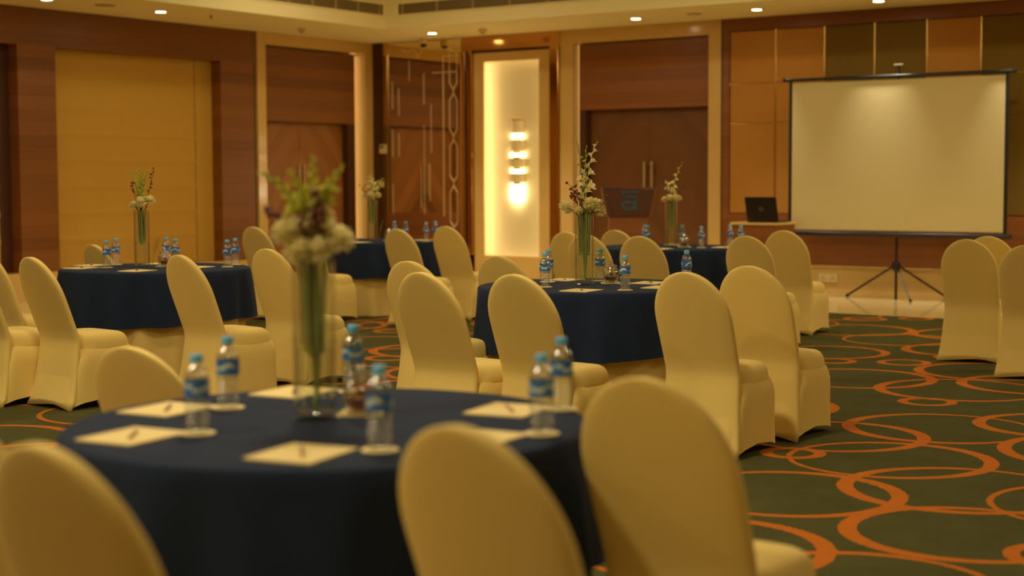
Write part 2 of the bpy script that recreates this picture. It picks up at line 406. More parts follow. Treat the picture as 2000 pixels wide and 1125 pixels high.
# sconce
SX, SY = -12.49, YB+.17
t = thing('wall_sconce', 'tall stacked wall sconce glowing in the lit niche', 'wall lamp', (SX, SY, 1.7))
m = MB(); m.box(SX-.06, SY-.03, 1.22, SX+.06, SY, 2.22); m.build('back_plate', M['brass'], t, world=True)
def halfdrum(r, z0, z1, th=.006, flare=0):
    n = 14; m = MB(); lo = []
    A = [math.pi + math.pi*i/n for i in range(n+1)]
    for z, f in ((z0, 0), (z1, flare)):
        lo.append([(SX+(r+f)*math.cos(a), SY+(r+f)*.8*math.sin(a), z) for a in A] + [(SX+(r+f-th)*math.cos(a), SY+(r+f-th)*.8*math.sin(a), z) for a in A[::-1]])
    m.loft(lo); return m
for r, z0, z1 in ((.105,2.06,2.24), (.115,1.80,1.96), (.14,1.58,1.70), (.125,1.37,1.49)):
    halfdrum(r, z0, z1).build('shade', M['shade'], t, smooth=40, world=True)
    m = halfdrum(r+.008, z1-.006, z1+.008); m.build('rim', M['brass'], t, smooth=40, world=True)
for r, z0, z1 in ((.09,2.00,2.05), (.10,1.92,1.97), (.12,1.73,1.77), (.11,1.50,1.545), (.115,1.12,1.335)):
    m = MB(); n = 12; A = [math.pi + math.pi*i/n for i in range(n+1)]
    m.loft([[(SX+r*math.cos(a), SY-.002+r*.75*math.sin(a), z) for a in A] for z in (z0, z1)])
    m.build('bulb', M['sconce'], t, smooth=40, world=True)

# doorway bay on the back wall
b = MB()
b.box(-11.66, YB-.02, 0, -11.45, YB+.30, HC); b.box(-9.39, YB-.02, 0, -9.21, YB+.30, HC); b.box(-11.45, YB-.02, 3.24, -9.39, YB+.30, HC)
struct('trim_13', b, M['marble'], bevel=.006)
b = MB(); b.box(-11.39, YB+.05, 2.343, -9.39, YB+.30, 3.225); struct('trim_14', b, M['woodB'])
b = MB(); b.box(-11.39, YB+.05, 0, -11.285, YB+.30, 2.343); struct('trim_15', b, M['woodD'])
led('light_strip', 'dim vertical light strip beside the dark door behind the lectern', (-11.445, YB+.12, .02, -11.395, YB+.13, 3.23), M['leddim'])
d2 = struct_empty('door_2', (-10.36, YB+.2, 0))
for x0, x1, hx in ((-11.28, -10.362, -10.415), (-10.358, -9.395, -10.30)):
    m = MB(); m.box(x0, YB+.18, .01, x1, YB+.24, 2.335)
    lf = m.build('door_leaf', M['chevB']); lf.parent = d2; lf.matrix_parent_inverse = Matrix.Translation(-d2.location)
    m = MB(); m.tube([(hx, YB+.12, 1.15), (hx, YB+.12, 1.64)], .022, 10)
    for z in (1.25, 1.55): m.tube([(hx, YB+.18, z), (hx, YB+.12, z)], .01, 6)
    h = m.build('door_handle', M['steel'], smooth=40); h.parent = lf

# fabric panel bay
FX0, FX1 = -9.205, XR
b = MB()
b.box(FX0, YB-.015, 3.265, FX1, YB+.3, HC); b.box(FX0, YB-.015, PL, -9.09, YB+.3, 3.265); b.box(-9.09, YB-.015, PL, FX1, YB+.3, .965)
b.box(-9.09, YB+.05, .965, FX1, YB+.3, 3.265)
struct('trim_16', b, M['woodB'])
b = MB(); b.box(FX0-.003, YB-.016, PL, FX0+.012, YB+.05, HC-.002); b.box(-6.86, YB-.017, PL, -6.845, YB, .965); struct('trim_17', b, M['dark'])
xs = [-9.09, -8.457, -7.809, -7.167, -6.523, -5.881, -5.24, -4.60, -3.95, -3.31]
zs = [.965, 2.10, 2.60, 3.265]
cols = ['tan','tan','olive','olive','tan','olive','olive','tan','tan']
fp = struct_empty('wall_panel', (-7.0, YB, 2))
for i in range(9):
    for j in range(3):
        m = MB(); m.box(xs[i]+.010, YB-.012, zs[j]+.008, xs[i+1]-.010, YB+.05, zs[j+1]-.008)
        m.build('fabric_panel', M[cols[i]], fp, world=True, bevel=.008)
for i in range(1, 9):
    m = MB(); m.tube([(xs[i], YB-.003, .965), (xs[i], YB-.003, 3.265)], .010, 10); m.build('brass_strip', M['brass'], fp, smooth=40, world=True)
for z in zs[1:3]:
    m = MB(); m.tube([(xs[0], YB-.003, z), (xs[-1], YB-.003, z)], .008, 10); m.build('brass_strip', M['brass'], fp, smooth=40, world=True)
b = MB(); b.box(-9.21, YB-.045, 0, XR, YB+.1, PL-.02); b.box(-9.21, YB-.055, PL-.02, XR, YB+.1, PL); b.box(-9.21, YB-.065, 0.006, XR, YB, .045)
b.box(-14.99, YB-.045, 0.006, -13.33, YB, PL)
struct('baseboard_back', b, M['marble'], bevel=.004)

# ------------------------------------------------------------------ ceiling and wall fittings
def downlight(x, y, label):
    t = thing('recessed_downlight', label, 'ceiling light', (x, y, HC), 0, 'recessed downlights in the soffit')
    m = MB(); m.lathe([(.075,0),(.085,-.006),(.085,-.010),(.062,-.012),(.058,-.004)], 24, cap1=False); m.build('trim_ring', M['whiteplastic'], t, smooth=40)
    m = MB(); m.lathe([(.058,-.002),(.058,-.009)], 20); m.build('lens', M['lamp'], t)
    return t
DL = [(-14.19,11.316,'recessed downlight at the top left picture edge over the blinds'), (-14.138,12.94,'recessed downlight over the wide blind on the left wall'),
      (-13.233,17.044,'recessed downlight above the etched mirror'), (-10.004,17.061,'recessed downlight above the beige doorway frame behind the lectern'),
      (-8.311,17.014,'recessed downlight above the tan fabric panels left of the screen'), (-6.803,17.052,'recessed downlight directly above the projector screen')]
for x, y, l in DL: downlight(x, y, l)
def fitting(name, label, cat, x, y, prof, mat, kids=()):
    t = thing(name, label, cat, (x, y, HC))
    m = MB(); m.lathe(prof, 20); m.build('body', M[mat], t, smooth=40)
    for n, p, mt in kids:
        m = MB(); m.lathe(p, 20); m.build(n, M[mt], t, smooth=40)
fitting('smoke_detector', 'small round smoke detector above the left doorway', 'smoke detector', -14.209, 15.485, [(.055,0),(.06,-.03),(.045,-.04)], 'whiteplastic', [('sensor', [(.035,-.04),(.03,-.06),(.01,-.065)], 'grille')])
fitting('smoke_detector', 'small round smoke detector above the lit niche', 'smoke detector', -12.379, 17.053, [(.055,0),(.06,-.03),(.045,-.04)], 'whiteplastic', [('sensor', [(.035,-.04),(.03,-.06),(.01,-.065)], 'grille')])
fitting('ceiling_speaker', 'flat round ceiling disc in the soffit over the wide blind', 'speaker', -14.156, 12.109, [(.12,0),(.12,-.004),(.10,-.006)], 'grille')
fitting('ceiling_speaker', 'flat round ceiling disc in the soffit right of the lectern doorway', 'speaker', -9.169, 17.048, [(.10,0),(.10,-.004),(.08,-.006)], 'grille')
fitting('ceiling_sprinkler', 'tiny ceiling sprinkler in the soffit above the blind edge', 'sprinkler', -13.999, 13.624, [(.015,0),(.012,-.03),(.02,-.034),(.02,-.038)], 'grille')
fitting('ceiling_camera', 'white dome camera with dark base above the etched mirror', 'camera', -13.84, 17.62, [(.055,0),(.055,-.07),(.05,-.08)], 'whiteplastic', [('dome', [(.048,-.08),(.045,-.11),(.02,-.13)], 'black')])

def vent(label, axis, a0, a1, plane, group):
    """long linear air grille let into the coffer fascia"""
    z0, z1 = 3.604, 3.742
    t = thing('air_vent', label, 'air vent', ((a0+a1)/2, plane, z0) if axis == 'x' else (plane, (a0+a1)/2, z0), 0, group)
    f = (lambda a, d, z: (a, plane - d, z)) if axis == 'x' else (lambda a, d, z: (plane + d, a, z))
    def bx(mm, a, b_, d0, d1, za, zb):
        p, q = f(a, d0, za), f(b_, d1, zb)
        mm.box(min(p[0],q[0]), min(p[1],q[1]), za, max(p[0],q[0]), max(p[1],q[1]), zb)
    m = MB(); bx(m, a0, a1, 0, .003, z0, z1); m.build('backing', M['dark'], t, world=True)
    m = MB()
    for za in [z0 + .004 + i*.0145 for i in range(10)]: bx(m, a0, a1, .003, .014, za, za+.006)
    m.build('slats', M['grille'], t, world=True)
    m = MB(); bx(m, a0-.02, a1+.02, 0, .018, z0-.016, z0); bx(m, a0-.02, a1+.02, 0, .018, z1, z1+.016)
    bx(m, a0-.02, a0, 0, .018, z0, z1); bx(m, a1, a1+.02, 0, .018, z0, z1)
    m.build('frame', M['ceiling'], t, world=True)
    a = a1 - .07 if axis == 'y' else a0 + .07
    while a0 < a < a1:
        m = MB(); bx(m, a-.012, a+.012, .002, .018, z0, z1); m.build('divider', M['grille'], t, world=True); a += -.44 if axis == 'y' else .58
vent('long slatted air grille in the ceiling fascia above the left doorway', 'y', 9.0, 16.18, CX0, 'linear air grilles')
vent('long slatted air grille in the ceiling fascia above the lit niche', 'x', -13.18, -6.0, CY1, 'linear air grilles')

t = thing('thermostat', 'small white thermostat on the dark corner strip', 'thermostat', (-14.80, YB, 1.86))
m = MB(); m.box(-14.855, YB-.03, 1.80, -14.72, YB-.006, 1.935); m.build('case', M['whiteplastic'], t, world=True, bevel=.005)
m = MB(); m.box(-14.845, YB-.033, 1.875, -14.77, YB-.029, 1.92); m.build('display', M['lcd'], t, world=True)
t = thing('light_switch', 'small square light switch below the thermostat', 'light switch', (-14.83, YB, 1.345))
m = MB(); m.box(-14.87, YB-.02, 1.30, -14.785, YB-.006, 1.395); m.build('plate', M['whiteplastic'], t, world=True, bevel=.004)
m = MB(); m.box(-14.85, YB-.026, 1.32, -14.805, YB-.019, 1.375); m.build('rocker', M['whiteplastic'], t, world=True, bevel=.003)
t = thing('wall_socket', 'white double wall socket on the marble plinth left of the tripod', 'socket', (-7.71, YB-.045, .185))
m = MB(); m.box(-7.835, YB-.062, .135, -7.585, YB-.045, .240); m.build('plate', M['whiteplastic'], t, world=True, bevel=.004)
for x in (-7.77, -7.65):
    m = MB()
    for dx, dz in ((0,.02),(-.016,-.012),(.016,-.012)): m.box(x+dx-.005, YB-.0635, .187+dz-.006, x+dx+.005, YB-.0615, .187+dz+.006)
    m.build('pin_holes', M['dark'], t, world=True)

# ------------------------------------------------------------------ projector screen on its tripod
PX, PY = -6.64, 17.28
t = thing('projector_screen', 'large white tripod projector screen with black edges in front of the fabric panels', 'projector screen', (PX, PY, 0))
m = MB(); m.box(-7.925, 17.198, .80, -5.385, 17.202, 2.535); m.build('screen_fabric', M['screen'], t, world=True)
for x in (-7.965, -5.385):
    m = MB(); m.box(x, 17.197, .765, x+.04, 17.203, 2.56); m.build('black_border', M['black'], t, world=True)
m = MB(); m.tube([(-8.0, 17.2, .755), (-5.30, 17.2, .755)], .030, 12); m.build('lower_case', M['black'], t, smooth=40, world=True)
m = MB(); m.tube([(-8.0, 17.2, 2.575), (-5.30, 17.2, 2.575)], .022, 12); m.build('top_bar', M['black'], t, smooth=40, world=True)
for x in (-8.02, -5.29):
    m = MB(); m.box(x-.02, 17.17, 2.555, x+.02, 17.23, 2.60); m.build('end_cap', M['black'], t, world=True, bevel=.004)
m = MB(); m.tube([(PX, PY, .04), (PX, PY, 2.70)], .016, 10); m.build('pole', M['black'], t, smooth=40, world=True)
m = MB(); m.tube([(PX-.055, PY, 2.705), (PX+.055, PY, 2.705)], .014, 8); m.tube([(PX, PY, 2.60), (PX, 17.21, 2.59)], .010, 6); m.build('hook', M['steel'], t, smooth=40, world=True)
m = MB(); m.lathe([(.018,-.06),(.045,-.05),(.055,0),(.045,.05),(.018,.06)], 14, (PX, PY, .39)); m.build('hub', M['black'], t, smooth=40, world=True)
m = MB(); m.tube([(PX, PY, .04), (PX, PY, .0065)], [.014,.020], 10); m.build('centre_foot', M['black'], t, smooth=40, world=True)
for fx, fy in ((-7.27, 17.36), (-6.20, 17.72), (-6.33, 16.92)):
    m = MB(); m.tube([(PX+(fx-PX)*.05, PY+(fy-PY)*.05, .39), (fx, fy, .022)], .013 if fy > 17 else .008, 8); leg = m.build('leg', M['black'], t, smooth=40, world=True)
    m = MB(); m.tube([(fx, fy, .0065), (fx, fy, .04)], [.02,.016], 8)
    d = t.location; m.v = [(x-d.x, y-d.y, z-d.z) for x, y, z in m.v]
    ft = m.build('rubber_foot', M['black'], smooth=40); ft.parent = leg

# ------------------------------------------------------------------ laptop stand table and laptop
NX, NY, NZ = -7.776, 16.50, .895
yw = 0
t = thing('side_table', 'small wooden table with a pale top holding the laptop', 'table', (NX, NY, 0), yw)
m = MB(); m.box(-.615, 0, NZ-.03, 0, .55, NZ); m.build('table_top', M['marble'], t, bevel=.006)
m = MB(); m.box(-.59, .025, NZ-.16, -.025, .525, NZ-.03); m.build('apron', M['woodB'], t, bevel=.004)
for x, y in ((-.59,.025),(-.075,.025),(-.59,.475),(-.075,.475)):
    m = MB(); m.box(x, y, 0.006, x+.05, y+.05, NZ-.16); m.build('leg', M['woodB'], t, bevel=.004)
Lx, Ly = NX - .235, NY + .10
t = thing('laptop', 'open black laptop on the small wooden table beside the screen', 'laptop', (Lx, Ly, NZ), R(-2))
m = MB(); m.box(-.20, .0, .0, .20, .27, .022); m.build('base', M['laptop'], t, bevel=.004)
m = MB(); m.box(-.17, .06, .022, .17, .17, .0235); m.build('keyboard', M['black'], t)
m = MB(); m.box(-.205, -.008, 0, .205, .006, .290); m.xf(Matrix.Translation((0,.0,.018)) @ Matrix.Rotation(R(14), 4, 'X')); lid = m.build('lid', M['laptop'], t, bevel=.005)
m = MB(); n = 24
ring = [[(r*math.cos(2*math.pi*i/n), y, .145 + r*math.sin(2*math.pi*i/n)) for i in range(n)] for r, y in ((.024,-.0085),(.028,-.0085),(.028,-.0105),(.024,-.0105),(.024,-.0085))]
m.loft(ring, False, False)
def stroke(m, x, z, segs, s, y=-.0095):
    for (a, c, d, e) in segs: m.box(x+min(a,d)*s-.0012, y-.001, z+min(c,e)*s-.0012, x+max(a,d)*s+.0012, y+.001, z+max(c,e)*s+.0012)
for i, sg in enumerate(([(0,0,0,1),(0,0,.6,0),(0,1,.6,1),(.7,.2,.7,.8)], [(0,0,0,1),(0,0,.6,0),(0,.5,.5,.5),(0,1,.6,1)], [(0,0,0,1),(0,0,.6,0)], [(0,0,0,1),(0,0,.6,0)])):
    stroke(m, -.019 + i*.0105, .139, sg, .012)
m.xf(Matrix.Translation((0,.0,.018)) @ Matrix.Rotation(R(14), 4, 'X')); m.build('round_emblem', M['steel']).parent = lid

# ------------------------------------------------------------------ lectern
t = thing('lectern', 'dark wooden lectern with a blue emblem in front of the door', 'lectern', (-9.84, 16.6, 0), R(33))
f = lambda u, v, d: (u, d, v)
m = MB(); m.prism([(-.255,.955),(.255,.955),(.325,1.306),(-.325,1.306)], f, -.20, -.17); pan = m.build('front_panel', M['woodD'], t, bevel=.004)
m = MB(); m.prism([(-.325,1.306),(-.339,1.306),(-.268,.945),(-.255,.955)], f, -.20, -.02); m.prism([(.325,1.306),(.339,1.306),(.268,.945),(.255,.955)], f, -.20, -.02); m.build('side_panel', M['woodB'], t)
m = MB(); m.box(-.24, -.16, .04, .24, .16, .955); m.build('column', M['woodB'], t, bevel=.006)
m = MB(); m.box(-.33, -.22, 0.006, .33, .22, .05); m.build('base', M['woodD'], t, bevel=.006)
m = MB(); m.prism([(-.20,1.30),(.22,1.20),(.22,1.18),(-.20,1.28)], lambda u, v, d: (d, u, v), -.305, .305); m.build('reading_top', M['woodB'], t)
# emblem: a bar over a bowl-shaped letter
m = MB()
m.prism([(-.115,1.262),(.115,1.262),(.115,1.243),(-.085,1.243)], f, -.206, -.20)
def arc(cx, cz, rx, rz, a0, a1, w, n=20):
    P = [R(a0+(a1-a0)*i/n) for i in range(n+1)]
    o_ = [(cx+rx*math.cos(a), cz+rz*math.sin(a)) for a in P]; i_ = [(cx+(rx-w)*math.cos(a), cz+(rz-w)*math.sin(a)) for a in P]
    for k_ in range(n): m.prism([o_[k_], o_[k_+1], i_[k_+1], i_[k_]], f, -.206, -.20)
arc(-.005, 1.085, .085, .055, 0, 360, .024); m.box(.068, -.206, 1.03, .094, -.20, 1.20); arc(.012, 1.165, .082, .042, 0, 150, .022)
m.prism([(-.06,1.243),(-.045,1.243),(-.075,1.205),(-.09,1.205)], f, -.206, -.20)
m.build('emblem', M['blue']).parent = pan

# ------------------------------------------------------------------ chairs
def make_chair(label):
    t = thing('banquet_chair', label, 'chair')
    W, H = .215, .945
    def sq(hw, hy, yc, n=36, e=5.0, zf=None):
        out = []
        for i in range(n):
            a = 2*math.pi*i/n; c, s = math.cos(a), math.sin(a)
            x = hw*math.copysign(abs(c)**(2/e), c); y = hy*math.copysign(abs(s)**(2/e), s)
            out.append((x, yc+y))
        return out
    def lean(z):   # rear face y
        return -.272 + .092*min(1, z/.42)**.55 if z < .42 else -.180 - .200*((z-.42)/.525)**1.05
    def hwid(z):
        if z < .42: return .243 - .033*math.sin(min(1, z/.42)*math.pi/2)
        return .210 + .005*math.sin(min(1, (z-.42)/.26)*math.pi/2)
    loops = []; zc, rz = .70, H-.70
    lev = [(z, hwid(z), .026) for z in [0,.05,.12,.2,.28,.35,.40,.44,.5,.56,.62,.66,.70]]
    for k_ in range(1, 15):
        a = R(90*k_/14*.985); lev.append((zc+rz*math.sin(a), W*math.cos(a), .026*max(.12, math.cos(a)**.14)))
    for z, hw, ht in lev:
        q = sq(hw, ht, lean(z)+.026, e=3.6)
        if z < .13:
            loops.append([(x, y, z + (.042*(1-(x/hw)**2)*(1-z/.13))) for x, y in q])
        else: loops.append([(x, y, z) for x, y in q])
    m = MB(); m.loft(loops); m.build('backrest', M['cover'], t, smooth=180)
    # seat pad
    loops = []
    for z, hw, yf in ((.34,.216,.248),(.375,.2145,.2465),(.40,.212,.243),(.425,.207,.236),(.444,.197,.222),(.456,.182,.20),(.463,.15,.155),(.467,.09,.09)):
        loops.append([(x, y, z) for x, y in sq(hw, (yf+.14)/2, (yf-.14)/2, e=4.6)])
    m = MB(); m.loft(loops); m.build('seat', M['cover'], t, smooth=180)
    # fitted skirt with scooped hem
    loops = []
    for z, hw, y0, y1 in ((0,.238,-.262,.272),(.05,.2365,-.25,.270),(.15,.234,-.225,.266),(.22,.234,-.205,.264),(.27,.234,-.19,.263),(.305,.232,-.175,.260),(.335,.226,-.168,.254),(.357,.218,-.165,.248),(.37,.212,-.16,.242)):
        L = []
        for x, y in sq(hw, (y1-y0)/2, (y0+y1)/2, n=48, e=7):
            zz = z
            if z < .16:
                ux = min(1, abs(x)/hw); uy = min(1, abs(y-(y0+y1)/2)/((y1-y0)/2))
                zz = z + .055*(1-z/.16)*(1-min(ux, uy)**2.2)
            L.append((x, y, zz))
        loops.append(L)
    m = MB(); m.loft(loops, cap0=False); m.build('skirt', M['cover'], t, smooth=60)
    return t
CH = [  # x, y, yaw in degrees, height scale, label
 (-2.243,2.096,0,1,'cream covered chair at the bottom left corner, close to the camera'),
 (-1.722,2.669,-4.4,1,'cream covered chair in front of the nearest table, covering part of its cloth'),
 (-1.816,3.478,0,1,'large cream covered chair right of the nearest table, seat showing at the bottom right'),
 (-4.04,3.84,6,.905,'cream covered chair with creased left edge peeping over the far left of the nearest table'),
 (-7.843,6.461,-6.2,1,'cream covered chair left of the left table, hem standing on the bare carpet'),
 (-8.325,6.30,-3,1,'cream covered chair cut by the left picture edge, front of the two there'),
 (-9.09,6.98,0,1,'cream covered chair at the left picture edge, behind the front one'),
 (-7.237,7.122,-7,1,'cream covered chair in front of the left table, its whole seat in view'),
 (-9.88,8.66,-8,.95,'cream covered chair seen over the far rim of the left table by the blind'),
 (-11.05,11.630,0,1,'far cream covered chair just right of the wood pillar, before the left doorway'),
 (-7.408,8.054,-2.3,1,'cream covered chair right of the left table, beside the tall blurred vase'),
 (-10.476,11.70,0,1,'cream covered chair hidden behind the nearest flowers, only its seat showing'),
 (-9.327,11.822,-4.1,1,'cream covered chair in front of the back left table, left of two there'),
 (-9.45,12.73,-2.2,1,'cream covered chair right of the back left table, near the lit niche'),
 (-4.825,6.48,-3.5,1,'cream covered chair front left of the middle table, partly covering another chair'),
 (-5.575,7.29,0,1,'cream covered chair mostly hidden behind the chair front left of the middle table'),
 (-4.335,6.585,-1.5,1,'cream covered chair directly in front of the middle table'),
 (-5.97,8.73,0,.955,'cream covered chair behind the left corner of the middle table, below the lit niche'),
 (-3.72,7.18,.3,1,'cream covered chair at the right of the middle table with a bottle top above it'),
 (-3.70,7.85,0,1,'cream covered chair second from the aisle, right of the middle table'),
 (-7.47,11.87,0,1,'cream covered chair left of the middle vase, further back of the two'),
 (-6.975,11.40,.9,1,'cream covered chair half hidden by the middle vase'),
 (-8.10,13.75,0,.95,'cream covered chair at the left rim of the back right table, below the lectern'),
 (-6.42,11.312,4,1,'cream covered chair in front of the back right table, below the lectern bottles'),
 (-5.67,11.783,0,1,'cream covered chair right of the back right table, beside two water bottles'),
 (-5.983,13.119,3.8,1,'cream covered chair nearest the laptop table, right of the back right table'),
 (-3.921,11.923,4,1,'cream covered chair across the aisle at the right, whole back and hem in view'),
 (-3.969,12.607,2,1,'cream covered chair at the right showing only its top between two others'),
 (-3.223,11.136,2,1,'cream covered chair cut off by the right picture edge'),
 (-2.93,2.33,5,1,'cream covered chair of which a sliver shows at the left picture edge'),
]
ch0 = None
for x, y, rz, sc, lab in CH:
    rz = R(rz); ox, oy = x, y
    if ch0 is None:
        ch0 = make_chair(lab); ch0.location = (ox, oy, 0); ch0.rotation_euler.z = rz; ch0['group'] = 'cream covered banquet chairs'
    else: dup(ch0, lab, (ox, oy, 0), rz, 'cream covered banquet chairs', (1, 1, sc))

# ------------------------------------------------------------------ tables
TR, TZ = .70, .7615
def table(name, x, y, seed):
    r = random.Random(seed)
    t = thing('round_table', 'round banquet table under the navy cloth, ' + name, 'table', (x, y, 0), 0, 'round banquet tables')
    m = MB(); m.lathe([(TR-.04,.715),(TR-.03,.725),(TR-.03,.745),(TR-.04,.752)], 48); m.build('table_top', M['woodB'], t, smooth=40)
    for k_ in range(4):
        a = math.pi/4 + k_*math.pi/2
        m = MB(); m.tube([(.42*math.cos(a), .42*math.sin(a), .715), (.5*math.cos(a), .5*math.sin(a), 0)], .018, 8); m.build('leg', M['black'], t, smooth=40)
    # floor-length cream skirt
    n = 144; m = MB(); loops = []
    for z, r0, am in ((.705,TR-.065,.004),(.5,TR-.06,.012),(.25,TR-.055,.018),(.02,TR-.045,.024),(.006,TR-.045,.024)):
        loops.append([((r0+am*math.sin(20*2*math.pi*j/n+.9*math.sin(5*2*math.pi*j/n)))*math.cos(2*math.pi*j/n), (r0+am*math.sin(20*2*math.pi*j/n+.9*math.sin(5*2*math.pi*j/n)))*math.sin(2*math.pi*j/n), z) for j in range(n)])
    m.loft(loops, False, False)
    o = m.build('table_skirt', M['skirt'], smooth=180); o.location = (x, y, 0); tag(o, 'cream pleated floor length table skirt, ' + name, 'table skirt', 'cream table skirts')
    # navy overlay with soft folds
    n = 192; ph = [r.uniform(0, 6.28) for _ in range(5)]; m = MB(); loops = []
    def wave(a): return math.sin(11*a+ph[0]+.9*math.sin(2*a+ph[3])) * .55 + math.sin(19*a+ph[1]) * .35 + math.sin(5*a+ph[2]) * .35
    for rr, z, am, hm in ((.02,TZ,0,0),(.3,TZ,0,0),(.55,TZ,0,0),(TR-.02,TZ,0,0),(TR-.006,TZ-.004,0,0),(TR+.001,TZ-.014,.001,0),(TR+.004,TZ-.05,.007,0),(TR+.008,.64,.018,0),(TR+.012,.55,.026,.3),(TR+.016,.46,.033,.6),(TR+.019,.385,.038,1),(TR+.020,.378,.038,1)):
        loops.append([((rr+am*wave(2*math.pi*j/n))*math.cos(2*math.pi*j/n), (rr+am*wave(2*math.pi*j/n))*math.sin(2*math.pi*j/n), z + hm*.022*math.sin(2*2*math.pi*j/n+ph[4]) + hm*.008*wave(2*math.pi*j/n+1)) for j in range(n)])
    m.loft(loops, True, False)
    o = m.build('tablecloth', M['navy'], smooth=180); o.location = (x, y, 0); tag(o, 'navy tablecloth draped over the ' + name, 'tablecloth', 'navy tablecloths')
T = {'near': (-2.765,3.10), 'left': (-8.83,7.98), 'mid': (-5.02,8.04), 'bl': (-10.72,12.78), 'br': (-7.25,12.98)}
TN = {'near': 'nearest table in the foreground', 'left': 'left table by the blinds', 'mid': 'middle table with the tall gladioli', 'bl': 'back left table near the corner mirror', 'br': 'back right table below the lectern'}
for i, k_ in enumerate(T): table(TN[k_], *T[k_], 20+i)

# ------------------------------------------------------------------ table settings
def make_bottle():
    t = thing('water_bottle', '', 'bottle')
    prof = [(.020,0),(.028,.003),(.031,.010)]
    for i in range(5): prof += [(.0315,.016+i*.014),(.0285,.022+i*.014),(.0285,.025+i*.014),(.0315,.030+i*.014)]
    prof += [(.032,.092),(.032,.138),(.0315,.142),(.026,.160),(.016,.174),(.0125,.180),(.0125,.186)]
    m = MB(); m.lathe(prof, 28); m.build('bottle_body', M['bottle'], t, smooth=180)
    m = MB(); m.lathe([(.0328,.094),(.0328,.136)], 28, cap0=False, cap1=False); m.build('paper_label', M['label'], t, smooth=40)
    m = MB(); m.lathe([(.0155,.180),(.0165,.182),(.0165,.198),(.0145,.201)], 24); m.build('cap', M['cap'], t, smooth=40)
    return t
def make_coaster():
    m = MB(); m.lathe([(.044,0),(.046,.001),(.046,.003),(.044,.0035)], 32); return m.build('coaster', M['coaster'], smooth=40)
def make_pad():
    t = thing('notepad', '', 'notepad')
    m = MB(); m.box(-.112, -.090, 0, .112, .090, .004); m.build('page_block', M['paper'], t)
    m = MB(); m.box(-.112, .082, .0005, .112, .0905, .0052); m.build('binding', M['paper'], t)
    return t
def make_pen():
    t = thing('pen', '', 'pen')
    m = MB(); m.tube([(-.062,0,.0042),(.045,0,.0042)], .0040, 8); m.build('barrel', M['pen'], t, smooth=40)
    m = MB(); m.tube([(.045,0,.0042),(.060,0,.0042),(.068,0,.0042)], [.0042,.0030,.0008], 8); m.build('tip', M['steel'], t, smooth=40)
    m = MB(); m.box(-.060,-.001,.0080,-.025,.001,.0092); m.build('clip', M['steel'], t)
    return t
protos = {}
def inst(kind, make, label, cat, loc, rz, group):
    if kind not in protos:
        o = make(); protos[kind] = o; o.location = loc; o.rotation_euler = (0,0,rz); tag(o, label, cat, group); return o
    return dup(protos[kind], label, loc, rz, group)

BOT = {
 'near': [(-2.916,2.766,'front left of the nearest table beside a notepad'), (-3.174,3.131,'nearest table just left of the tall vase'), (-3.101,3.588,'nearest table half hidden behind the sweet jar'),
          (-2.367,2.833,'front right of the nearest table beside the sweet jar'), (-2.178,3.246,'right rim of the nearest table, in front of its twin'), (-2.367,3.628,'right rim of the nearest table, behind its twin')],
 'left': [(-9.117,7.764,'left table, front one of the pair left of its vase'), (-9.391,8.088,'left table, rear one of the pair left of its vase'), (-9.221,8.447,'left table right behind its sweet jar'),
          (-8.934,8.278,'left table, cut by the chair top right of its jar'), (-8.409,8.308,'right rim of the left table, left of its twin'), (-8.586,8.570,'right rim of the left table, right of its twin')],
 'bl': [(-10.99,12.34,'back left table, left of the glowing strip'), (-11.10,12.56,'back left table, behind the one left of the glowing strip'), (-10.62,12.99,'back left table, right of its jar'),
        (-10.44,12.96,'back left table, tucked behind a chair top'), (-10.10,12.88,'right rim of the back left table, left one'), (-10.21,13.18,'right rim of the back left table, right one')],
 'mid': [(-5.166,7.737,'middle table, front one of the pair left of its vase'), (-5.406,8.137,'middle table, rear one of the pair left of its vase'), (-5.180,8.391,'middle table behind its sweet jar'),
         (-4.625,7.768,'middle table standing alone right of its jar'), (-4.621,8.506,'far right of the middle table above a chair back')],
 'br': [(-7.52,13.00,'back right table, left one of the pair under the lectern'), (-7.47,13.02,'back right table, right one of the pair under the lectern'), (-7.22,13.20,'back right table tucked behind its vase'),
        (-6.88,12.95,'back right table standing alone right of its jar'), (-6.82,13.42,'right rim of the back right table, left one'), (-6.66,13.33,'right rim of the back right table, right one')],
}
BOT['br'][1] = (-7.44, 12.92, BOT['br'][1][2])
for k_, L in BOT.items():
    for x, y, d in L:
        inst('coaster', make_coaster, 'coaster under the bottle, ' + d, 'coaster', (x, y, TZ), 0, 'coasters on the ' + TN[k_])
        inst('bottle', make_bottle, 'blue capped water bottle, ' + d, 'bottle', (x, y, TZ+.0035), rng.uniform(0, 6.28), 'water bottles on the ' + TN[k_])
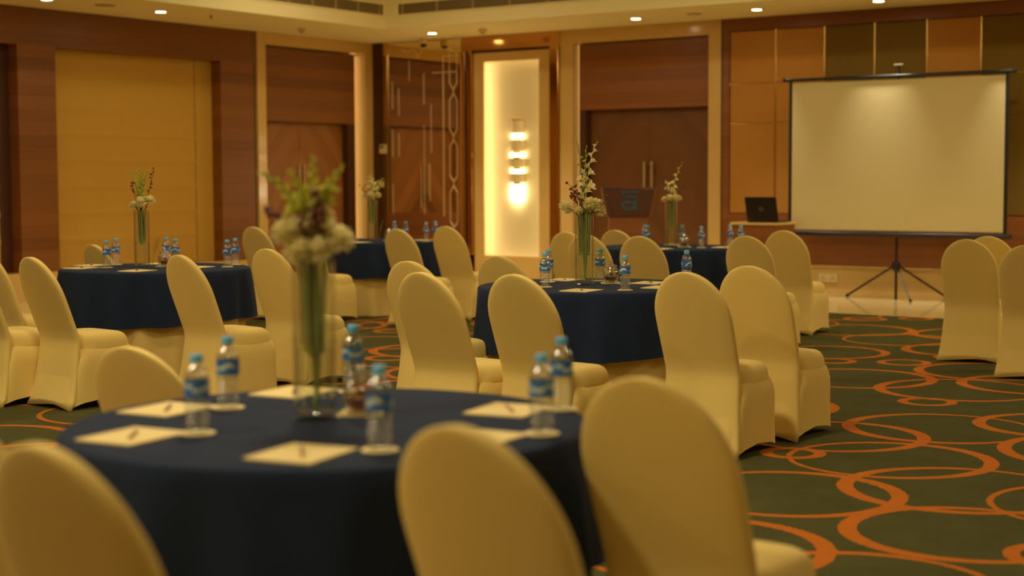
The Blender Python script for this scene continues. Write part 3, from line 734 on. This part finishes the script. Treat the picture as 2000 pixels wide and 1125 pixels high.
PAD = {
 'near': [(-3.015,2.640,62,'leftmost on the nearest table'), (-3.290,3.010,62,'nearest table, beyond the leftmost pad'), (-2.487,2.690,66,'front of the nearest table below the vase'),
          (-2.478,3.530,66,'right side of the nearest table by two bottles'), (-3.235,3.470,62,'nearest table behind the vase'), (-2.275,3.10,60,'nearest table, tucked behind the front chair top')],
 'left': [(-9.227,7.620,62,'front left of the left table'), (-9.45,7.90,62,'left rim of the left table'), (-8.600,7.60,62,'front of the left table below its vase'), (-8.578,8.150,62,'right side of the left table'), (-9.18,8.36,62,'far side of the left table')],
 'mid': [(-4.82,7.60,60,'front of the middle table below its vase'), (-5.43,8.36,60,'far left of the middle table'), (-4.812,8.388,60,'far right of the middle table'), (-4.547,8.07,60,'right side of the middle table')],
 'br': [(-7.10,12.55,60,'front of the back right table'), (-6.72,13.12,60,'right side of the back right table'), (-7.40,13.42,60,'far side of the back right table')],
 'bl': [(-10.54,12.31,60,'front of the back left table'), (-10.32,13.11,60,'right side of the back left table')],
}
for k_, L in PAD.items():
    for x, y, a, d in L:
        inst('pad', make_pad, 'white notepad, ' + d, 'notepad', (x, y, TZ), R(a+35), 'notepads on the ' + TN[k_])
        inst('pen', make_pen, 'brown pen on the notepad, ' + d, 'pen', (x, y, TZ+.0045), R(a+68), 'pens on the ' + TN[k_])

JAR = {'near': (-2.79,3.262), 'left': (-8.90,8.14), 'mid': (-5.02,8.26), 'bl': (-10.62,12.90), 'br': (-7.10,13.02)}
def make_jar():
    t = thing('sweet_jar', '', 'jar')
    m = MB(); m.lathe([(.040,.002),(.050,.008),(.053,.03),(.053,.065),(.045,.085),(.036,.094),(.036,.100)], 28, cap1=False); m.build('glass_body', M['jarglass'], t, smooth=60)
    m = MB(); m.lathe([(.040,.100),(.041,.104),(.034,.112),(.012,.117),(.010,.121),(.015,.127),(.012,.133)], 24); m.build('lid', M['jarglass'], t, smooth=60)
    return t
sweet_mesh = {}
for i, k_ in enumerate(JAR):
    x, y = JAR[k_]
    inst('napkin', lambda: (lambda m: (m.box(-.062,-.062,0,.062,.062,.002), m)[1])(MB()).build('paper_napkin', M['paper']), 'white square paper napkin under the sweet jar, ' + TN[k_], 'napkin', (x, y, TZ), R(35), 'napkins under the jars')
    inst('jar', make_jar, 'glass jar of wrapped sweets with a knobbed lid, ' + TN[k_], 'jar', (x, y, TZ+.002), 0, 'sweet jars on the tables')
    r = random.Random(50+i)
    for q in range(15):
        a = q*2.4; rad = .030*math.sqrt((q % 7)/6.5); z = TZ+.018 + (q//7)*.021
        mt = 'candy' if (k_ == 'near' or q % 3 == 0) else 'candy2'
        if mt not in sweet_mesh:
            m = MB(); m.ball((0,0,0), .015, 8, 6, 1.2, .9, .8); m.add([(.014,0,0),(.024,.008,.004),(.024,-.008,-.004)], [(0,1,2)]); m.add([(-.014,0,0),(-.024,.008,-.004),(-.024,-.008,.004)], [(0,1,2)])
            sweet_mesh[mt] = m.mesh('sweet', M[mt], 60)
        o = bpy.data.objects.new('sweet', sweet_mesh[mt]); COL.objects.link(o)
        o.location = (x+rad*math.cos(a), y+rad*math.sin(a), z); o.rotation_euler = (r.uniform(-.4,.4), r.uniform(-.4,.4), r.uniform(0,6.28))
        tag(o, ('amber' if mt == 'candy' else 'dark brown') + ' sweet inside the jar, ' + TN[k_], 'sweet', 'sweets in the jar on the ' + TN[k_])

# ------------------------------------------------------------------ vases and flowers
CR = Vector((.8197,.5728,0)); CF = Vector((-.5728,.8197,0))     # sideways and depth-wise in the room, along and across the rows
VASE_H, VASE_R = .43, .058
def make_vase():
    t = thing('glass_vase', '', 'vase')
    m = MB(); m.lathe([(.050,0),(VASE_R,.004),(VASE_R,VASE_H),(VASE_R-.003,VASE_H),(VASE_R-.004,.020),(.02,.016)], 36); m.build('glass_cylinder', M['glass'], t, smooth=50)
    m = MB(); m.lathe([(.001,.021),(VASE_R-.006,.022),(VASE_R-.006,.19),(.001,.19)], 32, cap0=False, cap1=False); m.build('water', M['water'], t, smooth=40)
    return t
def blossom_mesh():
    m = MB()
    for k_ in range(6):
        a = k_*math.pi/3; L = []
        for s, w, out, up in ((0,.10,.03,0),(.35,.22,.12,.35),(.7,.34,.36,.72),(1,.16,.72,.92)):
            c = Vector((math.cos(a)*out, math.sin(a)*out, up)); d = Vector((-math.sin(a), math.cos(a), 0))
            L.append([c-d*w, c+Vector((math.cos(a),math.sin(a),0))*.06, c+d*w])
        m.loft(L, False, False, closed=False)
    return m
def bud_mesh():
    m = MB(); m.lathe([(.02,0),(.16,.15),(.24,.42),(.18,.75),(.03,1.05)], 8); return m
ME_BL = blossom_mesh().mesh('blossom', M['petal'], 60); ME_BG = blossom_mesh().mesh('blossom', M['bud'], 60); ME_BUD = bud_mesh().mesh('bud', M['bud'], 60)
def orient(d):
    return d.to_track_quat('Z', 'Y').to_euler()
def gladiolus(label, group, vx, vy, lat, dep, h, lean0=0, n=9, size=.05, white=.6, lowz=.17, start=.5):
    """lat/dep: sideways offsets of the tip from the vase axis; h: tip height above the table"""
    t = thing('gladiolus', label, 'flower', (vx, vy, TZ), 0, group)
    tip = CR*lat + CF*dep + Vector((0,0,h))
    ex = max(-1, min(1, lat*3)); mouth = CR*(ex*.032) + CF*(max(-1,min(1,dep*3))*.028) + Vector((0,0,VASE_H))
    foot = CR*(ex*.022) + CF*(max(-1,min(1,dep*3))*.024) + Vector((0,0,lowz))
    def pt(s):
        if s < .5: return foot.lerp(mouth, s*2)
        u = (s-.5)*2; ctrl = mouth + (mouth-foot)*.35 + Vector((0,0,(h-VASE_H)*.35))
        return mouth*(1-u)**2 + ctrl*2*u*(1-u) + tip*u*u
    P = [pt(i/18) for i in range(19)]
    m = MB(); m.tube(P, [.007 - .0045*i/18 for i in range(19)], 7); m.build('stem', M['stem'], t, smooth=60)
    m = MB(); L = []
    for i in range(9):
        q = i/8; p = pt(.04 + .52*q) + CF*(.012*math.sin(lat*40)); w_ = .013*math.sin(math.pi*(.12+.86*q)); L.append([p-CR*w_, p+CF*.004, p+CR*w_])
    m.loft(L, False, False, closed=False); m.build('leaf', M['leaf'], t, smooth=60)
    for i in range(n):
        f = i/(n-1); s = .5 + .5*(start + (1-start)*f)
        if s > .999: s = .999
        p = pt(s); tg = (pt(min(1, s+.02)) - pt(s-.02)).normalized()
        side = tg.cross(CF).normalized() * (1 if i % 2 else -1) + CF*rng.uniform(-.6,.3)
        d = (tg*(.7+.9*f) + side*(1-.55*f)).normalized()
        if f < white: me, nm = (ME_BL, 'blossom')
        elif f < white + .2 and white < .9: me, nm = (ME_BG, 'blossom')
        else: me, nm = (ME_BUD, 'bud')
        o = bpy.data.objects.new(nm, me); COL.objects.link(o); o.parent = t
        o.location = p; o.rotation_euler = orient(d); sc = size*(1-.62*f)*rng.uniform(.9,1.1); o.scale = (sc*1.0, sc*1.0, sc)
    return t
def bloom_mesh(seed):
    r = random.Random(seed); m = MB()
    for i in range(110):
        u = (i+.5)/110; th = i*2.39996; cz = 1-1.65*u; sr = math.sqrt(max(0, 1-cz*cz))
        n = Vector((sr*math.cos(th), sr*math.sin(th), cz)); t1 = n.cross(Vector((0,0,1)) if abs(n.z) < .95 else Vector((1,0,0))).normalized(); t2 = n.cross(t1)
        L = []; ln = r.uniform(.85,1.12); w = r.uniform(.13,.2); cu = r.uniform(-.2,.2)
        for s, ww in ((.25,.5),(.7,1),(.95,1.1),(1.0,.6)):
            c = n*ln*s + t2*cu*s*s; L.append([c-t1*w*ww, c+t2*.05*s, c+t1*w*ww])
        m.loft(L, False, False, closed=False)
    m.ball((0,0,0), .5, 10, 7)
    return m
ME_BLOOM = [bloom_mesh(s).mesh('bloom', M['petal'], 60) for s in (1,2)]
def mum(label, group, vx, vy, lat, dep, h, r=.05):
    t = thing('chrysanthemum', label, 'flower', (vx, vy, TZ), 0, group)
    head = CR*lat + CF*dep + Vector((0,0,h)); ex = max(-1,min(1,lat*12))
    mouth = CR*(ex*.036)+CF*(max(-1,min(1,dep*12))*.034)+Vector((0,0,VASE_H-.005)); foot = CR*(ex*.028)+CF*(max(-1,min(1,dep*12))*.02)+Vector((0,0,.18))
    m = MB(); m.tube([foot, foot.lerp(mouth,.5), mouth, mouth.lerp(head,.6)+Vector((0,0,.008)), head], .0055, 7); m.build('stem', M['stem'], t, smooth=60)
    o = bpy.data.objects.new('bloom', ME_BLOOM[0 if lat < 0 else 1]); COL.objects.link(o); o.parent = t; o.location = head
    o.rotation_euler = (rng.uniform(-.3,.3), rng.uniform(-.3,.3)+lat*3, rng.uniform(0,6)); o.scale = (r, r, r*.86)
    return t
_m = MB(); _m.ball((0,0,0), 1, 8, 6); ME_BERRY = _m.mesh('berry', M['berry'], 60)
def berries(label, group, vx, vy, lat, dep, h, n=7, spread=.05, r=.008, name='berry_sprig'):
    t = thing(name, label, 'flower', (vx, vy, TZ), 0, group)
    tip = CR*lat + CF*dep + Vector((0,0,h)); ex = max(-1,min(1,lat*10)); mouth = CR*(ex*.035)+CF*(-.02)+Vector((0,0,VASE_H)); foot = CR*(ex*.03)+CF*-.015+Vector((0,0,.20))
    pts = [foot, mouth, mouth.lerp(tip,.5)+Vector((0,0,.01)), tip]
    tw = MB(); tw.tube(pts, [.003,.003,.0025,.0018], 6)
    for i in range(n):
        s = i/max(1,n-1); p = mouth.lerp(tip, .45+.55*s); q = p + CR*rng.uniform(-spread,spread) + CF*rng.uniform(-.02,.02) + Vector((0,0,rng.uniform(.0,spread)))
        tw.tube([p, q], .0014, 5); o = bpy.data.objects.new('berry', ME_BERRY); COL.objects.link(o); o.parent = t; o.location = q; sc = r*rng.uniform(.8,1.25); o.scale = (sc, sc, sc)
    tw.build('twig', M['twig'], t, smooth=60)
def fern(label, group, vx, vy, lat0, dep0, lat, dep, h):
    """short leafy sprig standing against the outside of the vase"""
    t = thing('leaf_sprig', label, 'leaf sprig', (vx, vy, TZ), 0, group)
    a = CR*lat0 + CF*dep0 + Vector((0,0,.002)); e = CR*lat + CF*dep + Vector((0,0,h)); mid = a.lerp(e,.5)-CR*.012
    def pt(s): return a*(1-s)**2 + mid*2*s*(1-s) + e*s*s
    m = MB(); m.tube([pt(i/8) for i in range(9)], .0022, 6); m.build('stalk', M['stem'], t, smooth=60)
    m = MB()
    for i in range(9):
        s = .5+.5*i/8; p = pt(s); tg = (pt(min(1,s+.05))-pt(s-.05)).normalized()
        for sd in (-1, 1):
            sv = tg.cross(CF).normalized()*sd; L = []
            for q, w in ((0,.002),(.5,.006),(1,.0005)):
                c = p + (sv*.8+tg*.8)*(.032*(1.15-s*.5))*q; L.append([c-CF*w, c+tg*.002, c+CF*w])
            m.loft(L, False, False, closed=False)
    m.build('leaflets', M['leaf'], t, smooth=60)

VS = {'near': (-2.832,3.118), 'left': (-8.95,7.96), 'mid': (-5.09,8.06), 'bl': (-10.74,12.76), 'br': (-7.22,12.98)}
for k_, (x, y) in VS.items():
    inst('vase', make_vase, 'tall clear cylinder vase of flowers, ' + TN[k_], 'vase', (x, y, TZ), 0, 'cylinder vases')
g = 'flowers in the vase on the nearest table'; x, y = VS['near']
for lat, dep, h, lb, w in ((-.135,.02,.665,'far left leaning',.25), (-.052,-.02,.665,'second from left',.2), (.000,.03,.70,'tallest straight middle',.15), (.030,-.04,.60,'shorter middle',.3), (.075,.02,.675,'right leaning',.35), (.062,-.02,.62,'shorter right',.3)):
    gladiolus(lb + ' greenish gladiolus spike in the blurred foreground vase', g, x, y, lat, dep, h, n=12, size=.046, white=w, start=.22, lowz=.02 if abs(lat-.062) < .001 else .17)
for lat, dep, h, r, lb in ((-.062,-.01,.505,.050,'upper left'), (-.030,-.045,.455,.046,'lower left'), (.022,-.05,.458,.042,'lower middle'), (.070,-.02,.488,.046,'right'), (-.005,.02,.52,.044,'rear')):
    mum(lb + ' white ruffled bloom at the rim of the foreground vase', g, x, y, lat, dep, h, r)
berries('dark seed sprig between white blooms right of centre in the foreground vase', g, x, y, .026, -.05, .60, 8, .014, .011)
berries('red leafy sprig at the left of the foreground vase', g, x, y, -.112, .02, .565, 6, .02, .011)
berries('small dark red sprig left of centre in the foreground vase', g, x, y, -.028, -.03, .545, 5, .012, .010)
g = 'flowers in the vase on the left table'; x, y = VS['left']
for lat, dep, h, lb in ((-.105,.0,.735,'far left curving'), (-.035,.03,.72,'second'), (-.005,.0,.735,'tall middle'), (.022,-.02,.71,'third'), (.055,.01,.72,'right')):
    gladiolus(lb + ' thin green bud spike in the vase by the blinds', g, x, y, lat, dep, h, n=11, size=.034, white=-1, start=.3)
for lat, dep, h, r, lb in ((.065,-.01,.50,.046,'right'), (.015,-.04,.49,.050,'middle'), (-.05,-.02,.465,.038,'left drooping')):
    mum(lb + ' white bloom at the rim of the vase by the blinds', g, x, y, lat, dep, h, r)
berries('dark red berry twig rising right in the vase by the blinds', g, x, y, .10, .0, .735, 8, .012, .008)
berries('dark red berry twig at the left in the vase by the blinds', g, x, y, -.06, -.02, .63, 8, .022, .008)
g = 'flowers in the vase on the back left table'; x, y = VS['bl']
gladiolus('pale gladiolus spike curving right in the vase by the corner mirror', g, x, y, .12, 0, .66, n=7, size=.05, white=.3, start=.45)
gladiolus('upright white gladiolus in the vase by the corner mirror', g, x, y, -.01, 0, .70, n=8, size=.06, white=.8, start=.3)
for lat, dep, h, r, lb in ((-.005,-.04,.475,.058,'large middle'), (.065,-.01,.485,.042,'right'), (-.07,0,.49,.036,'left')):
    mum(lb + ' white bloom in the vase by the corner mirror', g, x, y, lat, dep, h, r)
berries('dark berry twig left in the vase by the corner mirror', g, x, y, -.10, 0, .57, 9, .03, .007)
g = 'flowers in the vase on the middle table'; x, y = VS['mid']
gladiolus('left white gladiolus spike, tallest in the middle table vase', g, x, y, -.045, .02, .885, n=10, size=.040, white=.5, start=.15)
gladiolus('centre white gladiolus spike in the middle table vase', g, x, y, .012, -.03, .84, n=11, size=.042, white=.6, start=.12)
gladiolus('right white gladiolus spike with open blossoms at its top in the middle table vase', g, x, y, .075, 0, .865, n=9, size=.048, white=.95, start=.3, lowz=.03)
for lat, dep, h, r, lb in ((.066,-.02,.485,.056,'large right'), (.03,-.05,.50,.045,'middle'), (-.115,-.01,.475,.046,'far left'), (-.035,-.04,.455,.030,'small lower left'), (.10,-.02,.445,.036,'low right')):
    mum(lb + ' white bloom at the rim of the middle table vase', g, x, y, lat, dep, h, r)
berries('dark red berry sprig left in the middle table vase', g, x, y, -.075, -.02, .60, 14, .035, .008)
berries('second dark red berry sprig low in the middle table vase', g, x, y, -.045, -.04, .56, 10, .03, .008)
berries('lone dry red twig reaching right from the middle table vase', g, x, y, .13, 0, .525, 6, .018, .008)
g = 'flowers in the vase on the back right table'; x, y = VS['br']
gladiolus('white gladiolus spike curving right in the vase below the lectern', g, x, y, .10, 0, .79, n=10, size=.046, white=.6, start=.12)
gladiolus('short white gladiolus left in the vase below the lectern', g, x, y, -.05, 0, .62, n=5, size=.05, white=.9, start=.3)
for lat, dep, h, r, lb in ((-.060,-.01,.450,.036,'left'), (-.020,-.05,.468,.040,'middle left'), (.025,-.05,.455,.038,'middle right'), (.066,-.01,.462,.037,'right')):
    mum(lb + ' white bloom ringing the vase below the lectern', g, x, y, lat, dep, h, r)
berries('dark twig reaching right in the vase below the lectern', g, x, y, .14, 0, .58, 8, .025, .008)
berries('dark twig reaching left in the vase below the lectern', g, x, y, -.07, 0, .64, 8, .025, .008)
for k_ in ('left', 'mid', 'bl', 'br', 'near'):
    fern('leafy sprig leaning right of the vase, ' + TN[k_], 'leaf sprigs beside the vases', *VS[k_], .068, .02, .118, .02, .215)

# ------------------------------------------------------------------ lights
WARM = (1, .84, .52)
def lamp(name, typ, loc, energy, rot=(0,0,0), color=WARM, **kw):
    l = bpy.data.lights.new(name, typ); l.energy = energy; l.color = color
    for k_, v in kw.items(): setattr(l, k_, v)
    o = bpy.data.objects.new(name, l); COL.objects.link(o); o.location = loc; o.rotation_euler = rot; return o
LV = ((.35,1.3,2.0,.6), (.35,.85,1.8,.25), (.7,.9,.05,.55), (.75,.8,.8,2.9))    # energy weights of the unseen coffer lamps, shaped to balance light on the chairs
for i, x in enumerate((-11.6, -7.9, -4.2, 1.0)):
    for j, y in enumerate((0.0, 4.6, 9.2, 13.8)):
        e = 54 * LV[j][i]
        lamp('coffer_lamp', 'AREA', (x, y, CZ-.02), e, shape='DISK', size=.6)
for i, (x, y, l) in enumerate(DL + [(-5.17,17.05,''), (-11.62,17.05,'')]):
    lamp('soffit_lamp', 'SPOT', (x, y, HC-.015), 200 if y > 16 else 70, color=(1,.93,.80), spot_size=R(56), spot_blend=1, shadow_soft_size=.05)
w = bpy.data.worlds.new('world'); S.world = w; w.use_nodes = True
w.node_tree.nodes['Background'].inputs[0].default_value = (.02,.014,.006,1)

# ------------------------------------------------------------------ camera
f_px, yaw, pitch, roll = 3031.8, .6099, .0697, -.0039
fw = Vector((-math.sin(yaw)*math.cos(pitch), math.cos(yaw)*math.cos(pitch), -math.sin(pitch)))
rt = Vector((math.cos(yaw), math.sin(yaw), 0)); up = rt.cross(fw)
r2 = rt*math.cos(roll) + up*math.sin(roll); u2 = -rt*math.sin(roll) + up*math.cos(roll)
cd = bpy.data.cameras.new('camera'); cam = bpy.data.objects.new('camera', cd); COL.objects.link(cam)
cam.matrix_world = Matrix(((r2.x,u2.x,-fw.x,0),(r2.y,u2.y,-fw.y,0),(r2.z,u2.z,-fw.z,1.407),(0,0,0,1)))
cd.sensor_width = 36; cd.lens = f_px/2000*36; cd.clip_end = 100
cd.dof.use_dof = True; cd.dof.focus_distance = 9.2; cd.dof.aperture_fstop = 1.7
S.camera = cam
S.view_settings.view_transform = 'Standard'; S.view_settings.look = 'None'; S.view_settings.gamma = 1; S.view_settings.exposure = 0
S.view_settings.use_curve_mapping = False
S.cycles.use_denoising = True; S.cycles.max_bounces = 10; S.cycles.transparent_max_bounces = 24; S.cycles.sample_clamp_indirect = 6
S.cycles.caustics_refractive = False
